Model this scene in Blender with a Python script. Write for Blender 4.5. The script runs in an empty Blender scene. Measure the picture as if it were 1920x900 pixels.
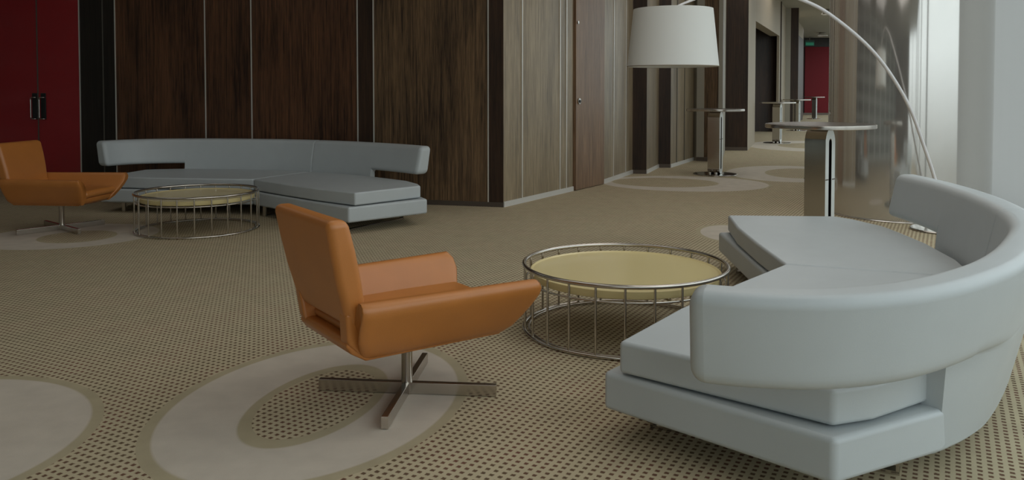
import bpy, bmesh, math, random
from mathutils import Vector, Matrix
random.seed(4)
C = bpy.context.scene.collection
PI = math.pi
R = math.radians

# ------------------------------------------------------------------ materials
def new_mat(name):
    m = bpy.data.materials.new(name); m.use_nodes = True
    nt = m.node_tree; b = nt.nodes['Principled BSDF']
    return m, nt, b

def lin(c):
    return tuple((x/255/12.92 if x/255 <= .04045 else ((x/255+.055)/1.055)**2.4) for x in c) + (1,)

def simple(name, rgb, rough=.5, metal=0., bump=0., bscale=200., spec=.5, aniso=None, var=0.):
    m, nt, b = new_mat(name)
    b.inputs['Base Color'].default_value = lin(rgb)
    b.inputs['Roughness'].default_value = rough
    b.inputs['Metallic'].default_value = metal
    b.inputs['Specular IOR Level'].default_value = spec
    N = nt.nodes; L = nt.links
    tc = N.new('ShaderNodeTexCoord')
    if bump or var:
        nz = N.new('ShaderNodeTexNoise'); nz.inputs['Scale'].default_value = bscale
        nz.inputs['Detail'].default_value = 4
        L.new(tc.outputs['Object'], nz.inputs['Vector'])
        if bump:
            bp = N.new('ShaderNodeBump'); bp.inputs['Strength'].default_value = bump
            bp.inputs['Distance'].default_value = .002
            L.new(nz.outputs['Fac'], bp.inputs['Height']); L.new(bp.outputs['Normal'], b.inputs['Normal'])
        if var:
            n2 = N.new('ShaderNodeTexNoise'); n2.inputs['Scale'].default_value = 5
            n2.inputs['Detail'].default_value = 5
            L.new(tc.outputs['Object'], n2.inputs['Vector'])
            rp = N.new('ShaderNodeValToRGB')
            c = lin(rgb)
            rp.color_ramp.elements[0].position = .3; rp.color_ramp.elements[1].position = .7
            rp.color_ramp.elements[0].color = tuple(x*(1-var) for x in c[:3])+(1,)
            rp.color_ramp.elements[1].color = tuple(min(1, x*(1+var)) for x in c[:3])+(1,)
            L.new(n2.outputs['Fac'], rp.inputs['Fac']); L.new(rp.outputs['Color'], b.inputs['Base Color'])
    return m

def wood(name, dark, light, rough=.38, seed=0., spec=.5):
    m, nt, b = new_mat(name); N = nt.nodes; L = nt.links
    geo = N.new('ShaderNodeNewGeometry')
    mp = N.new('ShaderNodeMapping'); mp.inputs['Scale'].default_value = (38, 38, 1.1)
    mp.inputs['Location'].default_value = (seed, seed*2, seed)
    L.new(geo.outputs['Position'], mp.inputs['Vector'])
    n1 = N.new('ShaderNodeTexNoise'); n1.inputs['Scale'].default_value = 1.; n1.inputs['Detail'].default_value = 6
    n1.inputs['Roughness'].default_value = .7; n1.inputs['Distortion'].default_value = .3
    L.new(mp.outputs['Vector'], n1.inputs['Vector'])
    mp2 = N.new('ShaderNodeMapping'); mp2.inputs['Scale'].default_value = (2.2, 2.2, .5)
    L.new(geo.outputs['Position'], mp2.inputs['Vector'])
    n2 = N.new('ShaderNodeTexNoise'); n2.inputs['Scale'].default_value = 1.3; n2.inputs['Detail'].default_value = 3
    L.new(mp2.outputs['Vector'], n2.inputs['Vector'])
    mp3 = N.new('ShaderNodeMapping'); mp3.inputs['Scale'].default_value = (150, 150, 5)
    L.new(geo.outputs['Position'], mp3.inputs['Vector'])
    n3 = N.new('ShaderNodeTexNoise'); n3.inputs['Scale'].default_value = 1; n3.inputs['Detail'].default_value = 2
    L.new(mp3.outputs['Vector'], n3.inputs['Vector'])
    def mth(op, a, bb):
        x = N.new('ShaderNodeMath'); x.operation = op
        for i, v in enumerate((a, bb)):
            if isinstance(v, (int, float)): x.inputs[i].default_value = v
            else: L.new(v, x.inputs[i])
        return x.outputs[0]
    s = mth('ADD', mth('MULTIPLY', n1.outputs['Fac'], .55), mth('ADD', mth('MULTIPLY', n2.outputs['Fac'], .25), mth('MULTIPLY', n3.outputs['Fac'], .25)))
    rp = N.new('ShaderNodeValToRGB')
    rp.color_ramp.elements[0].position = .43; rp.color_ramp.elements[1].position = .63
    rp.color_ramp.elements[0].color = lin(dark); rp.color_ramp.elements[1].color = lin(light)
    L.new(s, rp.inputs['Fac']); L.new(rp.outputs['Color'], b.inputs['Base Color'])
    b.inputs['Roughness'].default_value = rough
    b.inputs['Specular IOR Level'].default_value = spec
    bp = N.new('ShaderNodeBump'); bp.inputs['Strength'].default_value = .15; bp.inputs['Distance'].default_value = .003
    L.new(n1.outputs['Fac'], bp.inputs['Height']); L.new(bp.outputs['Normal'], b.inputs['Normal'])
    return m

M = {}
M['wood_black'] = wood('wood_black', (24, 20, 17), (44, 37, 32), .45, 3, .35)
M['wood_dark'] = wood('wood_dark', (38, 22, 14), (108, 72, 48), .42, 0, .4)
M['wood_mid'] = wood('wood_mid', (50, 36, 25), (124, 98, 70), .42, 7, .4)
M['wood_lit'] = wood('wood_lit', (112, 99, 79), (170, 153, 125), .34, 11, .6)  # same wood as the back wall, window sheen put into a paler, greyer colour
M['wood_door'] = wood('wood_door', (102, 78, 58), (158, 126, 98), .36, 17, .55)
M['wood_pale'] = simple('pale_laminate', (150, 145, 132), .5)
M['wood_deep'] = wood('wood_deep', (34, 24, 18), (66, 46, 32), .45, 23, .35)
M['steel'] = simple('brushed_steel', (200, 194, 186), .22, 1., var=.06)
M['chrome'] = simple('polished_steel', (190, 186, 180), .12, 1.)
M['strip'] = simple('strip_metal', (225, 222, 215), .35, .6)
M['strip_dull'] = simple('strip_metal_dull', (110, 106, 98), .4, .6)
M['base_metal'] = simple('skirting_metal', (215, 214, 210), .4, .2)
M['base_dark'] = simple('skirting_dark', (96, 86, 78), .4, .5)
M['orange'] = simple('tan_leather', (188, 118, 54), .40, 0, .25, 260., .7, var=.05)
M['grey'] = simple('pale_grey_leather', (187, 193, 195), .42, 0, .10, 220., .45, var=.02)
M['seam'] = simple('seam_thread', (90, 95, 95), .7)
M['tray'] = simple('cream_lacquer', (222, 204, 150), .22, 0)
M['shade'] = simple('lamp_shade_fabric', (232, 232, 228), .8, 0, .1, 500)
M['white'] = simple('white_enamel', (226, 224, 226), .3, .1)
M['red'] = simple('red_lacquer', (150, 32, 38), .28, 0, var=.04)
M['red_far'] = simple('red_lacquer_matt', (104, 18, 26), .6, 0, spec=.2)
M['band_edge'] = simple('satin_edge_metal', (215, 218, 216), .4, .5)
M['black'] = simple('black_plastic', (24, 24, 24), .5)
M['ceil'] = simple('ceiling_paint', (150, 145, 130), .9)
M['mull'] = simple('mullion_paint', (150, 150, 148), .5, .3)
M['column'] = simple('column_metal', (212, 209, 204), .09, .78)
M['beige'] = simple('beige_panel', (150, 138, 118), .6)

def emis(name, rgb, s):
    m, nt, b = new_mat(name)
    b.inputs['Base Color'].default_value = lin(rgb)
    b.inputs['Emission Color'].default_value = lin(rgb); b.inputs['Emission Strength'].default_value = s
    return m
M['exit'] = emis('exit_green', (30, 110, 84), .22)
M['exit_dark'] = simple('exit_housing', (30, 70, 58), .5)
M['lampglow'] = emis('downlight_glow', (255, 225, 180), .8)

def glass_mat():
    m = bpy.data.materials.new('window_glass'); m.use_nodes = True
    nt = m.node_tree; N = nt.nodes; L = nt.links; N.clear()
    o = N.new('ShaderNodeOutputMaterial'); mx = N.new('ShaderNodeMixShader')
    t = N.new('ShaderNodeBsdfTransparent'); g = N.new('ShaderNodeBsdfGlossy')
    t.inputs['Color'].default_value = (.9, .93, .93, 1); g.inputs['Roughness'].default_value = .02
    mx.inputs[0].default_value = .06
    L.new(t.outputs[0], mx.inputs[1]); L.new(g.outputs[0], mx.inputs[2]); L.new(mx.outputs[0], o.inputs[0])
    return m
M['glass'] = glass_mat()

def sheer_mat():
    m = bpy.data.materials.new('sheer_fabric'); m.use_nodes = True
    nt = m.node_tree; N = nt.nodes; L = nt.links; N.clear()
    o = N.new('ShaderNodeOutputMaterial'); mx = N.new('ShaderNodeMixShader')
    t = N.new('ShaderNodeBsdfTranslucent'); g = N.new('ShaderNodeBsdfDiffuse')
    t.inputs['Color'].default_value = (.47, .465, .455, 1); g.inputs['Color'].default_value = (.6, .6, .6, 1)
    mx.inputs[0].default_value = .2
    L.new(t.outputs[0], mx.inputs[1]); L.new(g.outputs[0], mx.inputs[2]); L.new(mx.outputs[0], o.inputs[0])
    return m
M['sheer'] = sheer_mat()

def lattice_mat():
    # dim wall of horizontal louvres and posts out of frame, seen only as a reflection in the column
    m, nt, b = new_mat('louvre_wall'); N = nt.nodes; L = nt.links
    geo = N.new('ShaderNodeNewGeometry'); sp = N.new('ShaderNodeSeparateXYZ'); L.new(geo.outputs['Position'], sp.inputs[0])
    def mth(op, a, bb=0.):
        x = N.new('ShaderNodeMath'); x.operation = op
        for i, v in enumerate((a, bb)):
            if isinstance(v, (int, float)): x.inputs[i].default_value = v
            else: L.new(v, x.inputs[i])
        return x.outputs[0]
    fz = mth('LESS_THAN', mth('FRACT', mth('DIVIDE', sp.outputs['Z'], .6)), .35)
    fy = mth('LESS_THAN', mth('FRACT', mth('DIVIDE', sp.outputs['Y'], 2.2)), .12)
    f = mth('MAXIMUM', fz, fy)
    mx = N.new('ShaderNodeMix'); mx.data_type = 'RGBA'
    mx.inputs[6].default_value = lin((70, 80, 78)); mx.inputs[7].default_value = lin((215, 222, 218))
    L.new(f, mx.inputs[0]); L.new(mx.outputs[2], b.inputs['Base Color'])
    b.inputs['Roughness'].default_value = .5
    return m
M['lattice'] = lattice_mat()

# rings woven in the carpet: centre, radii, rotation, hole (centre, radii) or None
RINGS = [
    ((-.885, 3.715), (.66, .91), -13, ((-.881, 3.69), (.225, .42))),
    ((-2.50, 3.22), (.78, .80), -13, None),
    ((2.62, 12.5), (1.3, 1.1), -10, ((2.35, 12.6), (.75, .6))),
    ((4.75, 14.0), (1.1, 1.5), -20, ((4.9, 14.0), (.5, .8))),
    ((-4.3, 7.95), (.85, .75), 20, ((-4.2, 7.9), (.3, .3))),
    ((2.15, 8.1), (.32, .55), -10, None),
    ((7.6, 21.0), (1.6, 2.2), -20, ((7.6, 21.0), (.7, 1.0))),
    ((-6.6, 6.2), (.9, .8), 10, ((-6.6, 6.2), (.3, .3))),
    ((1.2, .8), (.8, .9), 0, ((1.2, .8), (.3, .4))),
    ((-3.4, .6), (.8, .8), 0, None),
]
def carpet():
    m, nt, b = new_mat('patterned_carpet'); N = nt.nodes; L = nt.links
    geo = N.new('ShaderNodeNewGeometry'); pos = geo.outputs['Position']
    def mth(op, a, bb=0., clamp=False):
        x = N.new('ShaderNodeMath'); x.operation = op; x.use_clamp = clamp
        for i, v in enumerate((a, bb)):
            if isinstance(v, (int, float)): x.inputs[i].default_value = v
            else: L.new(v, x.inputs[i])
        return x.outputs[0]
    def mixc(f, a, bb):
        x = N.new('ShaderNodeMix'); x.data_type = 'RGBA'
        L.new(f, x.inputs[0])
        for i, v in ((6, a), (7, bb)):
            if isinstance(v, tuple): x.inputs[i].default_value = v
            else: L.new(v, x.inputs[i])
        return x.outputs[2]
    # small squares on a turned lattice
    mp = N.new('ShaderNodeMapping'); mp.vector_type = 'TEXTURE'
    mp.inputs['Rotation'].default_value = (0, 0, R(-28)); mp.inputs['Scale'].default_value = (.0352, .0352, 1)
    L.new(pos, mp.inputs['Vector'])
    wz = N.new('ShaderNodeTexNoise'); wz.inputs['Scale'].default_value = 120; wz.inputs['Detail'].default_value = 2
    L.new(pos, wz.inputs['Vector'])
    sp = N.new('ShaderNodeSeparateXYZ'); L.new(mp.outputs[0], sp.inputs[0])
    jit = mth('MULTIPLY', mth('SUBTRACT', wz.outputs['Fac'], .5), .22)
    def band(o):
        f = mth('ABSOLUTE', mth('SUBTRACT', mth('FRACT', mth('ADD', o, jit)), .5))
        return mth('SUBTRACT', 1., mth('MULTIPLY', mth('SUBTRACT', f, .19), 12.), ), f
    def sq(o):
        f = mth('ABSOLUTE', mth('SUBTRACT', mth('FRACT', mth('ADD', o, jit)), .5))
        return mth('MULTIPLY', mth('SUBTRACT', .285, f), 12., True)
    dots = mth('MULTIPLY', sq(sp.outputs['X']), sq(sp.outputs['Y']))
    def ell(c, r, rot):
        q = N.new('ShaderNodeMapping'); q.vector_type = 'TEXTURE'
        q.inputs['Location'].default_value = (c[0], c[1], 0); q.inputs['Rotation'].default_value = (0, 0, R(rot))
        q.inputs['Scale'].default_value = (r[0], r[1], 1e6)
        L.new(pos, q.inputs['Vector'])
        ln = N.new('ShaderNodeVectorMath'); ln.operation = 'LENGTH'; L.new(q.outputs[0], ln.inputs[0])
        return ln.outputs['Value']
    plain = None; light = None
    for (c, r, rot, hole) in RINGS:
        d = ell(c, r, rot); w = .042/r[0]
        p = mth('LESS_THAN', d, 1.); l = mth('MULTIPLY', mth('SUBTRACT', 1-w, d), 60., True)
        if hole:
            h = ell(hole[0], hole[1], rot)
            p = mth('MULTIPLY', p, mth('GREATER_THAN', h, 1.))
            l = mth('MULTIPLY', l, mth('MULTIPLY', mth('SUBTRACT', h, 1+.042/hole[1][0]), 25., True))
        plain = p if plain is None else mth('MAXIMUM', plain, p)
        light = l if light is None else mth('MAXIMUM', light, l)
    n2 = N.new('ShaderNodeTexNoise'); n2.inputs['Scale'].default_value = 7; n2.inputs['Detail'].default_value = 6
    L.new(pos, n2.inputs['Vector'])
    red = N.new('ShaderNodeTexNoise'); red.inputs['Scale'].default_value = 3; L.new(pos, red.inputs['Vector'])
    dotc = mixc(mth('MULTIPLY', mth('SUBTRACT', red.outputs['Fac'], .4), 4., True), lin((104, 86, 66)), lin((116, 80, 66)))
    col = mixc(mth('MULTIPLY', dots, mth('SUBTRACT', 1., plain)), lin((192, 179, 150)), dotc)
    col = mixc(plain, col, lin((178, 166, 138)))
    col = mixc(light, col, lin((202, 192, 178)))
    # pile variation
    hs = N.new('ShaderNodeHueSaturation'); L.new(col, hs.inputs['Color'])
    L.new(mth('ADD', .86, mth('MULTIPLY', n2.outputs['Fac'], .28)), hs.inputs['Value'])
    L.new(hs.outputs['Color'], b.inputs['Base Color'])
    b.inputs['Roughness'].default_value = .95; b.inputs['Specular IOR Level'].default_value = .15
    fz = N.new('ShaderNodeTexNoise'); fz.inputs['Scale'].default_value = 450; L.new(pos, fz.inputs['Vector'])
    bp = N.new('ShaderNodeBump'); bp.inputs['Strength'].default_value = .35; bp.inputs['Distance'].default_value = .004
    L.new(fz.outputs['Fac'], bp.inputs['Height']); L.new(bp.outputs['Normal'], b.inputs['Normal'])
    return m
M['carpet'] = carpet()

# ------------------------------------------------------------------ helpers
def obj(name, bm, mat, parent=None, smooth=True, bevel=0., seg=3, sub=0, angle=35):
    me = bpy.data.meshes.new(name)
    bmesh.ops.recalc_face_normals(bm, faces=bm.faces)
    bm.to_mesh(me); bm.free()
    for mm in (mat if isinstance(mat, (list, tuple)) else [mat]): me.materials.append(mm)
    if smooth:
        for p in me.polygons: p.use_smooth = True
    o = bpy.data.objects.new(name, me); C.objects.link(o)
    if parent: o.parent = parent
    if bevel:
        md = o.modifiers.new('bevel', 'BEVEL'); md.width = bevel; md.segments = seg
        md.limit_method = 'ANGLE'; md.angle_limit = R(angle); md.harden_normals = False
    if sub:
        md = o.modifiers.new('sub', 'SUBSURF'); md.levels = sub; md.render_levels = sub
    if smooth:
        try:
            md = o.modifiers.new('wn', 'WEIGHTED_NORMAL'); md.keep_sharp = True
        except Exception: pass
    return o

def thing(name, label, cat, loc=(0, 0, 0), rotz=0, group=None):
    o = bpy.data.objects.new(name, None); C.objects.link(o)
    o.location = loc; o.rotation_euler = (0, 0, rotz); o['label'] = label; o['category'] = cat
    o.empty_display_size = .1
    if group: o['group'] = group
    return o
def tag(o, label, cat, group=None):
    o['label'] = label; o['category'] = cat
    if group: o['group'] = group
    return o
def struct(name, bm, mat, smooth=False, **k):
    o = obj(name, bm, mat, None, smooth, **k); o['kind'] = 'structure'; return o

def add_box(bm, c, s, rot=0., mi=0):
    vs = []
    for x in (-.5, .5):
        for y in (-.5, .5):
            for z in (-.5, .5):
                px, py = x*s[0], y*s[1]
                vs.append(bm.verts.new((c[0]+px*math.cos(rot)-py*math.sin(rot), c[1]+px*math.sin(rot)+py*math.cos(rot), c[2]+z*s[2])))
    for f in ((0, 1, 3, 2), (4, 6, 7, 5), (0, 4, 5, 1), (2, 3, 7, 6), (0, 2, 6, 4), (1, 5, 7, 3)):
        fc = bm.faces.new([vs[i] for i in f]); fc.material_index = mi
def box(c, s, rot=0.):
    bm = bmesh.new(); add_box(bm, c, s, rot); return bm

def add_slab(bm, p0, p1, z0, z1, th=.08, mi=0, off=0.):
    d = Vector((p1[0]-p0[0], p1[1]-p0[1])); d.normalize(); n = Vector((-d.y, d.x))
    a = [Vector(p0)+n*off, Vector(p1)+n*off, Vector(p1)+n*(off+th), Vector(p0)+n*(off+th)]
    lo = [bm.verts.new((q.x, q.y, z0)) for q in a]; hi = [bm.verts.new((q.x, q.y, z1)) for q in a]
    fs = [bm.faces.new(lo[::-1]), bm.faces.new(hi)]
    for i in range(4): fs.append(bm.faces.new([lo[i], lo[(i+1) % 4], hi[(i+1) % 4], hi[i]]))
    for f in fs: f.material_index = mi

def prism(poly, z0, z1, bm=None, fn=None):
    bm = bm or bmesh.new(); fn = fn or (lambda a, b, c: (a, b, c))
    lo = [bm.verts.new(fn(x, y, z0)) for x, y in poly]; hi = [bm.verts.new(fn(x, y, z1)) for x, y in poly]
    bm.faces.new(lo[::-1]); bm.faces.new(hi); n = len(poly)
    for i in range(n): bm.faces.new([lo[i], lo[(i+1) % n], hi[(i+1) % n], hi[i]])
    return bm

def add_tube(bm, pts, r, n=12, closed=False):
    pts = [Vector(p) for p in pts]; rings = []; N = len(pts)
    prev = None
    for i, p in enumerate(pts):
        if closed: t = pts[(i+1) % N]-pts[i-1]
        else: t = pts[min(i+1, N-1)]-pts[max(i-1, 0)]
        t.normalize()
        if prev is None:
            up = Vector((0, 0, 1)) if abs(t.z) < .9 else Vector((1, 0, 0))
            a = t.cross(up).normalized()
        else:
            a = (prev - t*prev.dot(t)).normalized()
        prev = a; b = t.cross(a)
        rr = r[i] if isinstance(r, (list, tuple)) else r
        rings.append([bm.verts.new(p+(a*math.cos(2*PI*k/n)+b*math.sin(2*PI*k/n))*rr) for k in range(n)])
    for i in range(N if closed else N-1):
        A, B = rings[i], rings[(i+1) % N]
        for k in range(n): bm.faces.new([A[k], A[(k+1) % n], B[(k+1) % n], B[k]])
    if not closed:
        bm.faces.new(rings[0][::-1]); bm.faces.new(rings[-1])
    return bm
def ringpts(r, z, n=96, c=(0, 0)):
    return [(c[0]+r*math.cos(2*PI*k/n), c[1]+r*math.sin(2*PI*k/n), z) for k in range(n)]
def lathe(prof, n=64, bm=None, c=(0, 0, 0)):
    bm = bm or bmesh.new(); rs = []
    for r, z in prof:
        if r < 1e-6: rs.append([bm.verts.new((c[0], c[1], c[2]+z))])
        else: rs.append([bm.verts.new((c[0]+r*math.cos(2*PI*k/n), c[1]+r*math.sin(2*PI*k/n), c[2]+z)) for k in range(n)])
    for A, B in zip(rs, rs[1:]):
        for k in range(n):
            k2 = (k+1) % n
            if len(A) == 1 and len(B) == 1: continue
            if len(A) == 1: bm.faces.new([A[0], B[k], B[k2]])
            elif len(B) == 1: bm.faces.new([A[k], A[k2], B[0]])
            else: bm.faces.new([A[k], A[k2], B[k2], B[k]])
    return bm
def catmull(P, n=8):
    P = [Vector(p) for p in P]; out = []
    Q = [P[0]*2-P[1]]+P+[P[-1]*2-P[-2]]
    for i in range(1, len(Q)-2):
        for k in range(n):
            t = k/n; a, b, c, d = Q[i-1], Q[i], Q[i+1], Q[i+2]
            out.append(.5*((2*b)+(c-a)*t+(2*a-5*b+4*c-d)*t*t+(-a+3*b-3*c+d)*t**3))
    out.append(P[-1]); return out
def dup(root, loc, rotz, label, group=None):
    r = root.copy(); C.objects.link(r); r.location = loc; r.rotation_euler = (0, 0, rotz); r['label'] = label
    if group: r['group'] = group
    for ch in list(root.children):
        c = ch.copy(); C.objects.link(c); c.parent = r
        for g in list(ch.children):
            d = g.copy(); C.objects.link(d); d.parent = c
    return r

# ------------------------------------------------------------------ camera
F = 1540.; PITCH = R(1.9); EYE = 1.41
cam = bpy.data.cameras.new('camera'); co = bpy.data.objects.new('camera', cam); C.objects.link(co)
co.location = (0, 0, EYE); co.rotation_euler = (R(90)-PITCH, 0, 0)
cam.sensor_width = 36; cam.sensor_fit = 'HORIZONTAL'; cam.lens = 36*F/1920
cam.shift_y = -(450-(170+F*math.tan(PITCH)))/1920
cam.clip_end = 300
bpy.context.scene.camera = co

# ------------------------------------------------------------------ setting
CEIL = 4.48
PLAN = [(-9.15, -6.1), (.364*-6.1+2.5, -6.1), (.364*48+2.5, 48), (15, 48), (-9.15, 13.2)]
PLAN = [(-9.15, -6.1), (.364*-6.1+2.5, -6.1), (.364*48+2.5, 48), (14.5, 48), (2.5, 20), (-.5, 13.5), (-9.15, 13.5)]
struct('floor', prism(PLAN, -.1, 0), M['carpet'])
struct('ceiling', prism(PLAN, CEIL, CEIL+.12), M['ceil'])

# back wall line
A0 = Vector((-.103, 9.902)); DB = Vector((-1.03, .257)).normalized()
def on_back(px):
    u = (px-960)/F; t = (u*A0.y-A0.x)/(DB.x-u*DB.y); q = A0+DB*t; return (q.x, q.y)
segs = [(-80, -8, 'wood_black'), (151, 195, 'wood_black'), (195, 218, 'wood_black'), (218, 386, 'wood_dark'), (386, 472.5, 'wood_dark'),
        (472.5, 671, 'wood_dark'), (671, 701, 'wood_deep'), (701, 915.5, 'wood_mid'), (915.5, 943.4, 'wood_deep')]
mats = ['wood_black', 'wood_dark', 'wood_mid', 'wood_deep', 'wood_lit', 'wood_door', 'wood_pale', 'beige']
for a, b, mm in segs:
    pa = on_back(a); pb = (A0.x, A0.y) if b > 943 else on_back(b)
    if a < -50: pa = (-9., 9.902+.257/1.03*8.9)
    bm = bmesh.new(); add_slab(bm, pa, pb, 0, CEIL); struct('wall_back', bm, M[mm])
tn = 0
def strip(p, mat='strip', w=.014, z0=.0, nrm=None, z1=CEIL, dirv=None):
    global tn; tn += 1
    d = dirv if dirv is not None else DB
    n = Vector((d.y, -d.x))
    if n.y > 0 and abs(n.y) > abs(n.x)*.2: n = -n
    rot = math.atan2(d.y, d.x)
    bm = box((p[0]+n.x*.004, p[1]+n.y*.004, (z0+z1)/2), (w, .012, z1-z0), rot)
    return struct('trim_%d' % tn, bm, M[mat])
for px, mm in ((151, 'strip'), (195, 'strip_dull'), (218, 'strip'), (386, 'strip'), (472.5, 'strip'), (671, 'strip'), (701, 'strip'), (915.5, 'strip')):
    strip(on_back(px), mm)
bm = bmesh.new(); add_slab(bm, on_back(151), (A0.x, A0.y), 0, .058, th=.012, off=-.012); struct('baseboard_back', bm, M['base_dark'])

# red double door
def door_pair():
    p0, p1, p2 = on_back(-8), on_back(72), on_back(151)
    d = bpy.data.objects.new('door_1', None); C.objects.link(d); d['kind'] = 'structure'
    for a, b in ((p0, p1), (p1, p2)):
        va, vb = Vector(a), Vector(b); u = (vb-va).normalized()
        bm = bmesh.new(); add_slab(bm, tuple(va+u*.006), tuple(vb-u*.006), .01, CEIL, th=.06, off=-.0)
        leaf = obj('door_leaf', bm, M['red'], d, False, bevel=.004)
        # pull handle: dark recessed plate with a C-shaped bar
        side = -1 if a is p0 else 1
        n = Vector((u.y, -u.x))
        cpt = (vb-u*.055) if a is p0 else (va+u*.09)
        bm = bmesh.new(); rot = math.atan2(u.y, u.x)
        add_box(bm, (cpt.x+n.x*.004, cpt.y+n.y*.004, 1.19), (.085, .012, .37), rot)
        h = obj('handle_plate', bm, M['black'], leaf, True, bevel=.004)
        P = []
        for k in range(7):
            a2 = PI/2*k/6; P.append((-.035+.03-.03*math.sin(a2), .16-.03+.03*math.cos(a2)))
        path = [(.035, .125)] + [(x, z-.035) for x, z in P] + [(x, -(z-.035)-.05) for x, z in P[::-1]] + [(.035, -.175)]
        pts = [(cpt.x+u.x*x+n.x*.045, cpt.y+u.y*x+n.y*.045, 1.19+z) for x, z in path]
        pts = [(cpt.x+u.x*.035+n.x*.005, cpt.y+u.y*.035+n.y*.005, pts[0][2])]+pts+[(cpt.x+u.x*.035+n.x*.005, cpt.y+u.y*.035+n.y*.005, pts[-1][2])]
        bm = bmesh.new(); add_tube(bm, pts, .008, 8); obj('pull_handle', bm, M['chrome'], leaf)
    return d
door_pair()
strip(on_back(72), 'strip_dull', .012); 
# left dark jamb beside doors is part of the back wall

# wing wall and the stepped corridor wall
W = [(-.103, 9.902), (.855, 11.516), (1.37, 12.375), (2.05, 13.95), (2.281, 13.90), (2.684, 15.02), (2.90, 15.0), (3.68, 16.6)]
bm = bmesh.new(); mats2 = mats
for i, mm in enumerate(['wood_lit', None, 'wood_lit', 'wood_deep', 'wood_lit', 'wood_deep', 'wood_lit']):
    if mm: add_slab(bm, W[i], W[i+1], 0, CEIL, mi=mats.index(mm))
add_slab(bm, W[1], W[2], 0, CEIL, mi=mats.index('wood_black'), off=.05)
struct('wall_right', bm, [M[k] for k in mats])
def lerp(a, b, t): return (a[0]+(b[0]-a[0])*t, a[1]+(b[1]-a[1])*t)
def cut(a, b, px):
    # point of segment a-b seen at image column px
    u = (px-960)/F; dx, dy = b[0]-a[0], b[1]-a[1]
    t = (u*a[1]-a[0])/(dx-u*dy); return (a[0]+dx*t, a[1]+dy*t)
def dirv(a, b): return Vector((b[0]-a[0], b[1]-a[1])).normalized()
d01 = dirv(W[0], W[1]); d23 = dirv(W[2], W[3])
for px, mm in ((978.5, 'strip'), (1049.5, 'strip'), (1061.5, 'strip')):
    p = cut(W[0], W[1], px); strip(p, mm, .022, dirv=d01)
for px in (1150, 1173): strip(cut(W[2], W[3], px), 'strip', .024, dirv=d23)
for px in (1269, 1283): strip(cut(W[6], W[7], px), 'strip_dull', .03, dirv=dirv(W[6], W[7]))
def skirting(name, path, mat, h=.065):
    bm = bmesh.new()
    for a, b in path: add_slab(bm, a, b, 0, h, th=.014, off=-.014)
    return struct(name, bm, M[mat])
skirting('baseboard_right', [(W[0], W[1]), (W[2], W[3]), (W[4], W[5]), (W[6], W[7])], 'base_metal')
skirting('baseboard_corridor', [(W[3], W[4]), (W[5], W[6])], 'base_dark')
# wooden service door
dr = bpy.data.objects.new('door_2', None); C.objects.link(dr); dr['kind'] = 'structure'
dd = dirv(W[1], W[2]); q0 = Vector(W[1])+dd*.035; q1 = Vector(W[2])-dd*.012
bm = bmesh.new(); add_slab(bm, tuple(q0), tuple(q1), .008, CEIL, th=.05, off=-.03)
leaf = obj('door_leaf', bm, M['wood_door'], dr, False, bevel=.003)
n = Vector((dd.y, -dd.x)); lk = Vector(cut(W[1], W[2], 1082))+n*.03
def disc_on(p, n, z, r, th, mat, name, parent):
    bm = bmesh.new(); add_tube(bm, [(p.x, p.y, z), (p.x+n.x*th, p.y+n.y*th, z)], r, 20)
    return obj(name, bm, mat, parent)
lc = disc_on(lk, n, 1.41-20/1540*11.6, .042, .014, M['chrome'], 'lock', leaf); disc_on(lk+n*.012, n, 1.41-20/1540*11.6, .02, .012, M['black'], 'keyhole', lc)
disc_on(Vector(cut(W[1], W[2], 1079.5))+n*.03, n, 1.41+127/1540*11.6, .022, .012, M['chrome'], 'peephole', leaf)

# corridor: pale reveal, wooden panels, doorway
def cw(p0, p1, z0, z1, mm, th=.08):
    bm = bmesh.new(); add_slab(bm, p0, p1, z0, z1, th=th); struct('wall_corridor', bm, M[mm])
cw((3.68, 16.6), (3.70, 16.46), 0, CEIL, 'wood_pale')
pp = [(3.70, 16.46), (3.84, 16.41), (4.17, 16.27)]
cw(pp[0], pp[1], 0, CEIL, 'wood_pale'); cw(pp[1], pp[2], 0, CEIL, 'wood_mid')
cw(pp[2], (5.03, 19.36), 0, CEIL, 'wood_pale')
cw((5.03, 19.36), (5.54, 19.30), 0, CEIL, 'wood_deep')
cw((5.54, 19.30), (6.51, 22.0), 0, CEIL, 'beige')
cw((6.51, 22.0), (9.09, 28.0), 3.27, CEIL, 'beige', th=.3)
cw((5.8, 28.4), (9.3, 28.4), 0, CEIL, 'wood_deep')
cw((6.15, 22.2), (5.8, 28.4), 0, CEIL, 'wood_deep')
cw((9.09, 28.0), (10.2, 30.7), 0, CEIL, 'beige')
cw((10.2, 30.7), (10.38, 30.66), 0, CEIL, 'wood_pale')
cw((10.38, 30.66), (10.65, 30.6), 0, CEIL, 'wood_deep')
cw((10.65, 30.6), (12.88, 37), 0, CEIL, 'beige')
cw((12.88, 37), (14.15, 40), 0, 3.9, 'wood_deep')  # dark panel standing in for the shade inside a doorway opening
cw((12.88, 37), (14.15, 40), 3.9, CEIL, 'beige')
cw((14.15, 40), (16.95, 47.8), 0, CEIL, 'wood_deep')
skirting('baseboard_corridor_far', [(pp[0], pp[2]), ((5.03, 19.36), (5.54, 19.30))], 'base_dark', .08)
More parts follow.
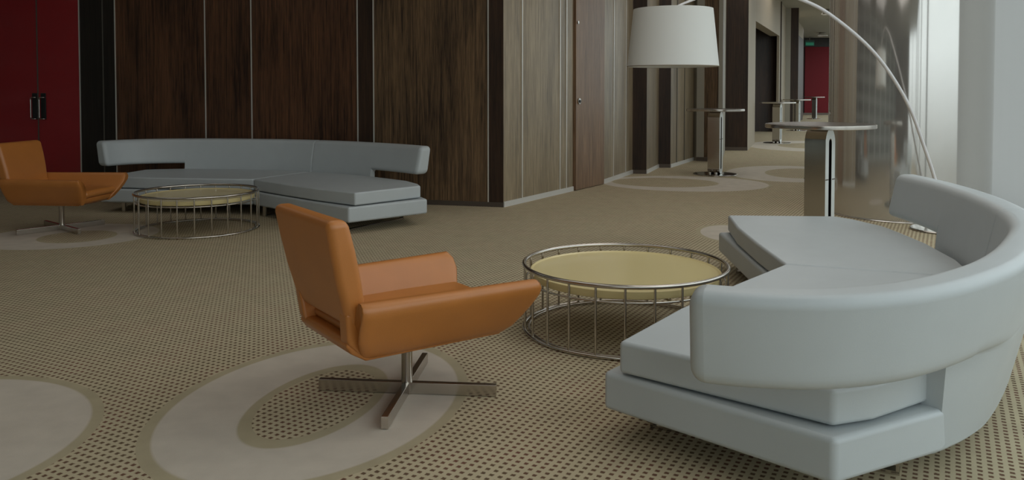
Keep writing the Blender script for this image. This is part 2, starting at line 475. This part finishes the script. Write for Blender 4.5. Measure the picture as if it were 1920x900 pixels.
# end wall with red door and exit sign
bm = bmesh.new(); add_slab(bm, (16.2, 47.8), (19.7, 47.8), 0, CEIL); struct('wall_end', bm, M['wood_black'])
d3 = bpy.data.objects.new('door_3', None); C.objects.link(d3); d3['kind'] = 'structure'
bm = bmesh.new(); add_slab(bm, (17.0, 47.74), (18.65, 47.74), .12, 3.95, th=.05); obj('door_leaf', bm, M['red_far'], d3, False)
bm = bmesh.new(); add_slab(bm, (16.9, 47.72), (18.8, 47.72), 0, .12, th=.07); obj('threshold', bm, M['base_dark'], d3, False)
bm = box((16.95, 46.9, 4.12), (.54, .06, .30)); ex = tag(obj('exit_sign', bm, M['exit_dark'], None, False), 'small green exit sign hanging over the far red door', 'sign')
bm = box((16.95, 46.865, 4.07), (.46, .01, .17)); obj('lit_face', bm, M['exit'], ex, False)
bm = box((16.95, 46.9, 4.375), (.03, .03, .21)); obj('hanger', bm, M['strip_dull'], ex, False)

# glazed right side: bays along X = .364 Y + 2.4, then the glazed side behind the camera
def wl(y): return Vector((.364*y+2.4, y))
dw = Vector((.364, 1)).normalized()
ys = [-6.0, -3.2, -.4, 2.4, 5.2, 8.0, 11.9, 15.5, 19, 23, 27, 31.5, 36, 41, 47.7]
def bay(i, a, b, up=CEIL):
    w = bpy.data.objects.new('window_%d' % i, None); C.objects.link(w); w['kind'] = 'structure'
    u = (b-a).normalized()
    bm = bmesh.new(); add_slab(bm, tuple(a+u*.03), tuple(b-u*.03), .08, up-.06, th=.012, off=-.006); obj('pane', bm, M['glass'], w, False)
    bm = bmesh.new()
    add_slab(bm, tuple(a-u*.03), tuple(a+u*.03), 0, up, th=.12, off=-.06)
    add_slab(bm, tuple(a), tuple(b), 0, .08, th=.12, off=-.06); add_slab(bm, tuple(a), tuple(b), up-.06, up, th=.12, off=-.06)
    obj('window_frame', bm, M['mull'], w, False)
n_w = 0
for a, b in zip(ys, ys[1:]):
    n_w += 1; bay(n_w, wl(a), wl(b))
xs = [-2.6, -1.2, wl(-6).x]
bm = bmesh.new(); add_slab(bm, (-9, -6), (-2.6, -6), 0, CEIL, th=-.1); struct('wall_rear', bm, M['wood_mid'])
for a, b in zip(xs, xs[1:]):
    n_w += 1; bay(n_w, Vector((a, -6.)), Vector((b, -6.)))
bm = bmesh.new(); add_slab(bm, (-9, 12.2), (-9, -6.1), 0, CEIL, th=-.1); struct('wall_left', bm, M['lattice'])

# sheer blinds hanging over the bays beside the column
bl_n = 0
for a, b, lab in ((8.05, 11.85, 'pale translucent blind filling the tall window at the right edge'),
                  (11.95, 15.4, 'pale translucent blind on the window just behind the big round column')):
    bl_n += 1
    t = thing('roller_blind', lab, 'blind', (wl(a).x-.12, wl(a).y, 0), 0, None)
    o_ = t.location
    bm = bmesh.new(); pa = wl(a)-Vector((.16, 0)); pb = wl(b)-Vector((.16, 0))
    N_ = 40; lo = []; hi = []
    nn = Vector((-dw.y, dw.x))
    for k in range(N_+1):
        p = pa+(pb-pa)*(k/N_)+nn*.004*math.sin(k*1.3)
        lo.append(bm.verts.new((p.x-o_.x, p.y-o_.y, .02))); hi.append(bm.verts.new((p.x-o_.x, p.y-o_.y, CEIL-.10)))
    for k in range(N_): bm.faces.new([lo[k], lo[k+1], hi[k+1], hi[k]])
    obj('fabric', bm, M['sheer'], t)
    bm = bmesh.new(); add_tube(bm, [(pa.x-o_.x, pa.y-o_.y, .03), (pb.x-o_.x, pb.y-o_.y, .03)], .012, 8); obj('bottom_bar', bm, M['mull'], t)
    bm = bmesh.new(); add_tube(bm, [(pa.x-o_.x, pa.y-o_.y, CEIL-.07), (pb.x-o_.x, pb.y-o_.y, CEIL-.07)], .04, 12); obj('roller', bm, M['mull'], t)

# column
bm = lathe([(0, 0), (.87, 0), (.87, .012), (.85, .02), (.85, CEIL), (0, CEIL)], 128)
for v in bm.verts: v.co.x += 4.54; v.co.y += 9.42
tag(obj('column', bm, M['column']), 'broad round polished metal column beside the window', 'column')

# spotlights on the corridor ceiling
def spotlight(loc, lab):
    t = thing('spotlight', lab, 'light', loc)
    bm = lathe([(0, 0), (.13, 0), (.16, -.03), (.27, -.16), (.27, -.19), (.22, -.19), (.12, -.06), (0, -.06)], 32); obj('housing', bm, M['strip'], t)
    bm = lathe([(0, -.10), (.08, -.10), (.09, -.14), (0, -.17)], 20); obj('bulb', bm, M['lampglow'], t)
    return t
s1 = spotlight((12.0, 31.2, CEIL), 'nearer conical ceiling light in the corridor beside the column')
dup(s1, (16.4, 43.5, CEIL), 0, 'farther ceiling light in the corridor before the exit sign')

# ------------------------------------------------------------------ sofas
Kp = [(-1.80, .70), (-1.242, .895), (-.6, 1.035), (0, 1.085), (.42, 1.065), (.757, 1.0), (1.273, .85), (1.653, .69), (1.993, .47), (2.19, .24), (2.265, .02), (2.275, -.161)]
def curve_k():
    P = [(p.x, p.y) for p in catmull([(x, y, 0) for x, y in Kp], 10)]
    out = []
    for i, p in enumerate(P):
        a = P[max(i-1, 0)]; b = P[min(i+1, len(P)-1)]
        t = Vector((b[0]-a[0], b[1]-a[1])).normalized(); out.append((Vector(p), Vector((-t.y, t.x))))
    return out
KC = curve_k()
ZT = .79
def outer_off(z): return (z-.12)*.17+.025
def inner_off(z): return -.10+(max(z, .36)-.41)*.22
def section(zb, zt, r=.045, inset=0., rec=0.):
    # closed loop of (offset, z), rounded corners, leaning outwards; fixed rows at the foot of the band
    pts = []; zm = .545
    if zb < .2:
        lo = outer_off(.12)-.02-.04*rec-inset; up = outer_off(.46)-.095*rec-inset
        first = [(lo-.02, zb), (lo, zb+.022), (up, .455), (outer_off(.475)-.08*rec-.002-inset, .472), (outer_off(.486)-.045*rec-.001-inset, .482),
                 (outer_off(.495)-.018*rec-inset, .493), (outer_off(.51)-.004*rec-inset, .510), (outer_off(.53)-inset, .530)]
    else:
        e = max(inner_off(zb)+r+inset+.001, min(-.03, outer_off(zb)-r-inset-.004))
        pts += [(e, zb), (e+.001, zb), (e+.002, zb)]
    for (cx, cz, a0) in (('o', zb, -90), ('m', 0, 0), ('o', zt, 0), ('i', zt, 90), ('n', 0, 0), ('i', zb, 180)):
        if cx == 'm': pts.append((outer_off(zm)-inset, zm)); continue
        if cx == 'n': pts.append((inner_off(zm)+inset, zm)); continue
        if zb < .2 and cx == 'o' and cz == zb: pts += first; continue
        for k in range(5):
            a = R(a0+90*k/4)
            z = cz + (r if cz == zb else -r) + r*math.sin(a)
            base = outer_off(z)-r-inset if cx == 'o' else inner_off(z)+r+inset
            pts.append((base+r*math.cos(a), z))
    return pts
def arc_len():
    s = [0]
    for i in range(1, len(KC)): s.append(s[-1]+(KC[i][0]-KC[i-1][0]).length)
    return s
KS = arc_len()
def at_s(s):
    s = max(0, min(KS[-1], s))
    for i in range(1, len(KS)):
        if s <= KS[i]+1e-9:
            t = (s-KS[i-1])/(KS[i]-KS[i-1]); return KC[i-1][0].lerp(KC[i][0], t), KC[i-1][1].lerp(KC[i][1], t).normalized()
    return KC[-1]
def s_of_x(x):
    best = min(range(len(KC)-1), key=lambda i: abs(KC[i][0].x-x)); return KS[best]
S0 = s_of_x(0); SL = s_of_x(-.98); SR = s_of_x(1.73)
def back_mesh(sa, sb, mir, free_a, free_b):
    bm = bmesh.new(); loops = []
    st = []
    ER = .05
    def bottom(s): return .105 if SL <= s <= SR else .478
    n = int((sb-sa)/.05); base = [sa+(sb-sa)*k/n for k in range(n+1)]
    base = sorted(base+[x for x in (SL-.0005, SL+.0005, SR-.0005, SR+.0005) if sa < x < sb])
    for s in base: st.append((s, bottom(s), ZT, 0.))
    def cap(s, sgn, free):
        out = []; er = ER if free else .024
        for k in range(1, 6):
            a = PI/2*k/5; out.append((s+sgn*er*math.sin(a), er*(1-math.cos(a))))
        return out
    body = [x for x in st if x[0] >= sa+ER and x[0] <= sb-ER]
    full = []
    for s, ins in reversed(cap(sa+(ER if free_a else .008), -1, free_a)): full.append((s, bottom(sa+.06)+ins, ZT-ins, ins))
    if free_a: full.append((sa+ER, bottom(sa+.06), ZT, 0))
    else: full.append((sa+.01, bottom(sa+.06), ZT, 0))
    full += body
    if free_b: full.append((sb-ER, bottom(sb-.06), ZT, 0))
    else: full.append((sb-.01, bottom(sb-.06), ZT, 0))
    for s, ins in cap(sb-(ER if free_b else .008), 1, free_b): full.append((s, bottom(sb-.06)+ins, ZT-ins, ins))
    for s, zb, zt, ins in full:
        p, nn = at_s(s); L_ = []
        r = max(.045-ins*.6, .01)
        rec = max(0., max(1-(SR-s)/.38, 0)**1.5, max(1-(s-SL)/.38, 0)**1.5) if zb < .2 else 0.
        for o, z in section(zb, zt, r, ins*.75, min(rec, 1.)):
            q = p+nn*o; L_.append(bm.verts.new((q.x*mir, q.y, z)))
        loops.append(L_)
    for A, B in zip(loops, loops[1:]):
        m = len(A)
        for k in range(m): bm.faces.new([A[k], A[(k+1) % m], B[(k+1) % m], B[k]])
    bm.faces.new(loops[0]); bm.faces.new(loops[-1])
    bm.normal_update()
    for e in bm.edges:
        if len(e.link_faces) == 2 and e.calc_face_angle(0) > R(48): e.smooth = False
    return bm
CU = [(0, 0), (.6, -.205), (1.2, -.395), (1.785, -.53), (2.04, .27), (1.93, .40), (1.66, .60), (1.4, .70), (1.0, .83), (.5, .94), (0, .98)]
PL = [(0, -.02), (1.76, -.60), (2.12, .275), (1.72, .63), (1.4, .74), (1.0, .87), (.5, .98), (0, 1.02)]
def sofa(loc, rot, mir, label):
    t = thing('sectional_sofa', label, 'sofa', loc, rot, 'curved grey sofas')
    for sx in (1, -1):
        g = .006
        c = [((x+g)*sx if x == 0 else x*sx, y) for x, y in CU]
        p = [((x+g)*sx if x == 0 else x*sx, y) for x, y in PL]
        obj('plinth', prism(p, .12, .275), M['grey'], t, bevel=.022, seg=4, angle=28)
        # cushion with slightly softened edges
        obj('seat_cushion', prism(c, .283, .412), M['grey'], t, bevel=.018, seg=4, angle=28)
        # steel sled leg under the outer end and the middle
        for (x0, y0, x1, y1) in (((1.57, -.44, 1.66, .50), (.17, -.02, .28, .80)) if sx == 1 else ((1.57, -.44, 1.66, .50),)):
            bm = bmesh.new(); d = Vector((x1-x0, y1-y0)); ln = d.length; d.normalize(); r2 = math.atan2(d.y, d.x*sx)
            cx, cy = (x0+x1)/2*sx, (y0+y1)/2
            add_box(bm, (cx, cy, .008), (ln, .05, .014), r2)
            for e in (-1, 1):
                add_box(bm, (cx+d.x*sx*e*(ln/2-.007), cy+d.y*e*(ln/2-.007), .064), (.012, .05, .112), r2)
            obj('sled_leg', bm, M['steel'], t, False)
    obj('backrest', back_mesh(S0+.012, KS[-1], mir, False, True), M['grey'], t, True)
    obj('backrest', back_mesh(0, S0-.012, mir, True, False), M['grey'], t, True)
    return t
def az(a): return R(-a)
# near sofa: local +y points to azimuth 111.5; far sofa: azimuth 25.5
sofa((1.573, 4.711, 0), R(-111.5), 1, 'curved pale grey sofa in the right foreground, its back to the camera')
sofa((-2.92, 9.25, 0), R(-25.5), -1, 'curved grey sofa standing along the dark wood wall')

# ------------------------------------------------------------------ swivel chairs
def swivel_chair(loc, rot, base_rot, label):
    t = thing('swivel_chair', label, 'chair', loc, rot, 'tan swivel lounge chairs')
    # local x = right, y = forward
    def lerpt(tab, v):
        if v <= tab[0][0]: return tab[0][1]
        for (a, p), (b, q) in zip(tab, tab[1:]):
            if v <= b: return p+(q-p)*(v-a)/(b-a)
        return tab[-1][1]
    yr = [(.285, -.325), (.34, -.375), (.42, -.39), (.56, -.395)]
    yf = [(.285, .368), (.33, .41), (.40, .447), (.47, .476), (.52, .472), (.55, .450)]
    # arm cross-section (x, z), from the underside up the flared outside, over the top and down inside
    sec = [(.205, .283), (.238, .283), (.262, .290), (.298, .322), (.330, .375), (.362, .430), (.390, .482), (.398, .512), (.392, .535), (.374, .548),
           (.350, .550), (.332, .542), (.318, .520), (.296, .47), (.262, .41), (.225, .36), (.205, .33), (.202, .30)]
    cxm = sum(p[0] for p in sec)/len(sec); czm = sum(p[1] for p in sec)/len(sec)
    def arm(s):
        bm = bmesh.new(); loops = []; n = 10
        st = [(-.0, .35), (.008, .16), (.025, .05), (.05, 0)]+[(.05+.90*k/n, 0) for k in range(1, n)]+[(.95, 0), (.972, .05), (.989, .16), (1.0, .38)]
        for tt, sh_ in st:
            L_ = []
            for x, z in sec:
                # thin the section towards both ends for the rounded upholstered edge
                nx = (cxm+(z-czm)*.62); x2 = x+(nx-x)*sh_; z2 = z
                y = lerpt(yr, z)+(lerpt(yf, z)-lerpt(yr, z))*tt
                x2 += (.058*(y+.40)/.86-.022)*(z-.285)/.265
                L_.append(bm.verts.new((s*x2, y, z2)))
            loops.append(L_)
        for A, B in zip(loops, loops[1:]):
            m = len(A)
            for k in range(m): bm.faces.new([A[k], A[(k+1) % m], B[(k+1) % m], B[k]])
        bm.faces.new(loops[0][::-1]); bm.faces.new(loops[-1])
        return bm
    for s in (1, -1): obj('armrest', arm(s), M['orange'], t)
    def extr(side, w, bev, seg, name):
        bm = bmesh.new(); L0 = [bm.verts.new((-w, y, z)) for y, z in side]; L1 = [bm.verts.new((w, y, z)) for y, z in side]
        bm.faces.new(L0); bm.faces.new(L1[::-1])
        for k in range(len(side)): bm.faces.new([L0[k], L0[(k+1) % len(side)], L1[(k+1) % len(side)], L1[k]])
        obj(name, bm, M['orange'], t, bevel=bev, seg=seg)
    # underside and rear belt of the shell
    extr([(.345, .281), (.385, .305), (.40, .35), (-.26, .35), (-.33, .378), (-.405, .378), (-.418, .358), (-.39, .32), (-.325, .281)], .262, .014, 3, 'seat_shell')
    extr([(.405, .352), (.435, .385), (.415, .425), (.1, .428), (-.355, .424), (-.375, .39), (-.33, .352)], .252, .022, 4, 'seat')
    # backrest: upright slab leaning back
    bm = bmesh.new(); rows = []
    prof = [(.432, -.325, -.412, .288), (.50, -.335, -.432, .298), (.62, -.355, -.466, .308), (.75, -.385, -.495, .318), (.892, -.425, -.522, .326)]
    for z, yi, yo, w in prof:
        rows.append([bm.verts.new((w, yi, z)), bm.verts.new((w, yo, z)), bm.verts.new((-w, yo, z)), bm.verts.new((-w, yi, z))])
    for A, B in zip(rows, rows[1:]):
        for k in range(4): bm.faces.new([A[k], A[(k+1) % 4], B[(k+1) % 4], B[k]])
    bm.faces.new(rows[0][::-1]); bm.faces.new(rows[-1])
    obj('backrest', bm, M['orange'], t, bevel=.034, seg=5, angle=40)
    # upholstered corners closing the slot below the backrest at both sides
    for s in (1, -1):
        bm = bmesh.new(); v = []
        for z, y0, y1, w in ((.30, -.30, -.345, .262), (.37, -.33, -.412, .276), (.50, -.33, -.428, .294)):
            v.append([bm.verts.new((s*w, y0, z)), bm.verts.new((s*w, y1, z)), bm.verts.new((s*(w-.075), y1-.006, z)), bm.verts.new((s*(w-.075), y0, z))])
        for A, B in zip(v, v[1:]):
            for k in range(4): bm.faces.new([A[k], A[(k+1) % 4], B[(k+1) % 4], B[k]])
        bm.faces.new(v[0][::-1]); bm.faces.new(v[-1])
        obj('corner_panel', bm, M['orange'], t, bevel=.014, seg=3)
    # swivel base
    bm = lathe([(0, .0), (.026, .0), (.026, .275), (.06, .278), (.06, .288), (0, .288)], 28); obj('pedestal', bm, M['steel'], t)
    for k in range(4):
        a = base_rot+k*PI/2; bm = bmesh.new()
        add_box(bm, ((.02+.20)*math.cos(a), (.02+.20)*math.sin(a), .0285), (.40, .03, .053), a)
        obj('base_leg', bm, M['steel'], t, True, bevel=.002, seg=2)
    return t
swivel_chair((-.49, 3.79, 0), R(-55), R(-5.5+55), 'tan leather swivel chair in the foreground, seen from behind')
swivel_chair((-4.56, 8.28, 0), R(-95), R(50+95), 'tan leather swivel chair at the left edge, facing right')

# ------------------------------------------------------------------ wire coffee tables
def coffee(loc, rot, label, off):
    t = thing('wire_coffee_table', label, 'table', loc, rot, 'round wire coffee tables'); RR = .595
    bm = bmesh.new(); add_tube(bm, ringpts(RR, .388), .012, 10, True); obj('top_rim', bm, M['steel'], t)
    bm = bmesh.new(); add_tube(bm, ringpts(RR, .011), .0105, 10, True); add_tube(bm, ringpts(RR-.03, .012), .006, 8, True); obj('base_ring', bm, M['steel'], t)
    bm = bmesh.new(); add_tube(bm, ringpts(RR-.012, .302), .0065, 8, True)
    for k in range(4):
        a = k*PI/2+.3; c, s = math.cos(a), math.sin(a)
        add_tube(bm, [(c*(RR-.012), s*(RR-.012), .302), (c*(RR-.20), s*(RR-.20), .302)], .006, 8)
    obj('support_ring', bm, M['steel'], t)
    for k in range(24):
        a = R(off+15*k); bm = bmesh.new(); c, s = math.cos(a), math.sin(a)
        add_tube(bm, [(RR*c, RR*s, .015), (RR*c, RR*s, .385)], .007, 8); obj('rod', bm, M['steel'], t)
    bm = lathe([(0, .309), (.540, .309), (.556, .316), (.559, .353), (.554, .356), (.547, .350), (.540, .347), (0, .348)], 96); obj('tray_top', bm, M['tray'], t)
    return t
coffee((.667, 4.83, 0), 0, 'large cream-topped wire coffee table between the chair and the near sofa', 7.5)
coffee((-3.20, 8.33, 0), 0, 'cream-topped wire coffee table in front of the sofa by the wood wall', 3)

# ------------------------------------------------------------------ poseur tables
def stadium(w, z0, z1, n=12, bot=True):
    r = w/2; P = []
    for k in range(n+1):
        a = PI*k/n; P.append((r*math.cos(a), z1-r*1.5+r*1.5*math.sin(a)))
    if bot:
        for k in range(n+1):
            a = PI+PI*k/n; P.append((r*math.cos(a), z0+r*1.0+r*1.0*math.sin(a)))
    else: P += [(-r, z0), (r, z0)]
    return P
def loop_mesh(w, th, z0, z1, u):
    # band bent into a tall closed loop, extruded along local x by u
    out = stadium(w, z0, z1); inn = stadium(w-2*th, z0+th*1.2, z1-th*1.5)
    bm = bmesh.new(); n = len(out)
    g = []
    for x in (-u/2, u/2):
        g.append(([bm.verts.new((x, p[0], p[1])) for p in out], [bm.verts.new((x, p[0], p[1])) for p in inn]))
    for k in range(n):
        j = (k+1) % n
        bm.faces.new([g[0][0][k], g[0][0][j], g[1][0][j], g[1][0][k]])
        bm.faces.new([g[0][1][k], g[1][1][k], g[1][1][j], g[0][1][j]])
        for q in (0, 1): bm.faces.new([g[q][0][k], g[q][1][k], g[q][1][j], g[q][0][j]]).material_index = 1
    return bm
def poseur(loc, rot, label):
    t = thing('high_table', label, 'table', loc, rot, 'tall steel standing tables')
    ob = obj('post', loop_mesh(.18, .064, .018, 1.068, .205), [M['chrome'], M['band_edge']], t, bevel=.003, seg=2, angle=50)
    bm = bmesh.new()
    for s in (-1, 1): add_box(bm, (0, s*.0625, .60), (.212, .05, .010))
    obj('joint_band', bm, M['base_dark'], t, False)
    def sup(k, r):
        a = 2*PI*k/96; c, s = math.cos(a), math.sin(a); e = 2/2.35
        return (r*math.copysign(abs(c)**e, c), r*math.copysign(abs(s)**e, s))
    rim = [sup(k, .465) for k in range(96)]
    obj('table_top', prism(rim, 1.068, 1.104), M['steel'], t, bevel=.004, seg=2)
    obj('top_inlay', prism([sup(k, .45) for k in range(96)], 1.1045, 1.107), M['top'], t, False)
    bm = lathe([(0, 0), (.355, 0), (.36, .006), (.355, .014), (.10, .018), (0, .018)], 64); obj('base_plate', bm, M['chrome'], t)
    for s in (-1, 1):
        bm = lathe([(0, .0), (.028, .0), (.028, .02), (.02, .035), (0, .038)], 16, None, (.05*s, -.115, .012)); obj('fixing_knob', bm, M['chrome'], t)
    return t
M['top'] = simple('dark_table_laminate', (92, 86, 80), .25)
poseur((2.835, 7.55, 0), R(-48), 'nearest tall steel table, standing before the round column')
poseur((3.42, 13.8, 0), R(-32), 'tall steel table standing alone by the panelled wall, below the lamp shade')
poseur((7.14, 22.1, 0), R(-36), 'tall steel table further down the corridor by the dark doorway')
poseur((10.05, 29.0, 0), R(-36), 'small distant tall table just right of the doorway one')
poseur((15.1, 41.0, 0), R(-36), 'farthest tall table, a sliver before the far red door')

# ------------------------------------------------------------------ arc lamp
Ft = Vector((4.351, 8.25)); Sh = Vector((1.485, 7.6)); u = (Sh-Ft).normalized()
t = thing('arc_floor_lamp', 'white arc floor lamp with a big drum shade, standing by the column', 'lamp', (Ft.x, Ft.y, 0))
bm = lathe([(0, 0), (.30, 0), (.305, .006), (.30, .022), (.03, .024), (.024, .06), (0, .06)], 64); obj('base', bm, M['chrome'], t)
prof = [(0, .02), (.035, .25), (.098, .5), (.222, .818), (.446, 1.304), (.815, 1.776), (1.291, 2.131), (1.637, 2.285), (2.0, 2.372), (2.3, 2.375), (2.60, 2.30), (2.82, 2.222), (2.939, 2.167)]
pts = catmull([(u.x*a, u.y*a, z) for a, z in prof], 8)
rad = [.0175-.009*max(0, (k/len(pts)-.55))/.45 for k in range(len(pts))]
bm = bmesh.new(); add_tube(bm, pts, rad, 12); obj('stem', bm, M['white'], t)
sx, sy = u.x*2.939, u.y*2.939
bm = lathe([(.362, 2.160), (.417, 1.632), (.411, 1.632), (.356, 2.160), (.362, 2.160)], 96, None, (sx, sy, 0)); sh = obj('lamp_shade', bm, M['shade'], t)
bm = lathe([(0, 2.150), (.356, 2.150), (.356, 2.158), (0, 2.158)], 64, None, (sx, sy, 0)); obj('diffuser', bm, M['shade'], sh)
bm = bmesh.new(); add_tube(bm, ringpts(.4165, 1.634, 96, (sx, sy)), .004, 8, True); obj('lower_hoop', bm, M['beige'], sh)
bm = lathe([(0, 1.75), (.05, 1.77), (.06, 1.83), (.03, 1.90), (.02, 2.15), (0, 2.15)], 24, None, (sx, sy, 0)); obj('bulb', bm, M['white'], t)

# ------------------------------------------------------------------ light
LK = .15
LIGHTS = [(-5.2, 4.5, 2.4, 2.4, 35), (-5.2, 8.6, 2.4, 2.4, 45), (-1.2, 1.0, 2.4, 2.4, 60), (-1.2, 5.2, 2.4, 2.4, 75), (2.0, 4.0, 2.4, 2.4, 150), (2.4, 8.6, 2.4, 2.4, 150),
          (3.6, 13, 1.6, 3, 120), (6.0, 18, 1.6, 3, 110), (8.4, 24, 1.6, 3, 110), (12.0, 33, 1.6, 3, 100), (15.2, 42, 1.6, 3, 70)]
w = bpy.data.worlds.new('world'); bpy.context.scene.world = w; w.use_nodes = True
nt = w.node_tree; N = nt.nodes; L = nt.links; bg = N['Background']
tc = N.new('ShaderNodeTexCoord'); sp = N.new('ShaderNodeSeparateXYZ'); L.new(tc.outputs['Generated'], sp.inputs[0])
rp = N.new('ShaderNodeValToRGB'); rp.color_ramp.elements[0].position = .47; rp.color_ramp.elements[1].position = .56
rp.color_ramp.elements[0].color = (.30, .30, .28, 1); rp.color_ramp.elements[1].color = (.93, .98, 1.0, 1)
mr = N.new('ShaderNodeMapRange'); mr.inputs[1].default_value = -1; mr.inputs[2].default_value = 1
L.new(sp.outputs['Z'], mr.inputs[0]); L.new(mr.outputs[0], rp.inputs[0]); L.new(rp.outputs[0], bg.inputs['Color'])
bg.inputs['Strength'].default_value = 1.32
# soft area lights added below the ceiling to brighten room and corridor
def ceiling_fill(x, y, sx, sy, p, col=(1, .965, .92)):
    l = bpy.data.lights.new('ceiling_fill', 'AREA'); l.shape = 'RECTANGLE'; l.size = sx; l.size_y = sy
    l.energy = p; l.color = col
    o = bpy.data.objects.new('ceiling_fill', l); C.objects.link(o); o.location = (x, y, CEIL-.03)
for x, y, sx, sy, p in LIGHTS: ceiling_fill(x, y, sx, sy, p*LK)
sc = bpy.context.scene
sc.view_settings.view_transform = 'Standard'; sc.view_settings.look = 'None'; sc.view_settings.gamma = 1
sc.view_settings.use_curve_mapping = False; sc.view_settings.exposure = .5
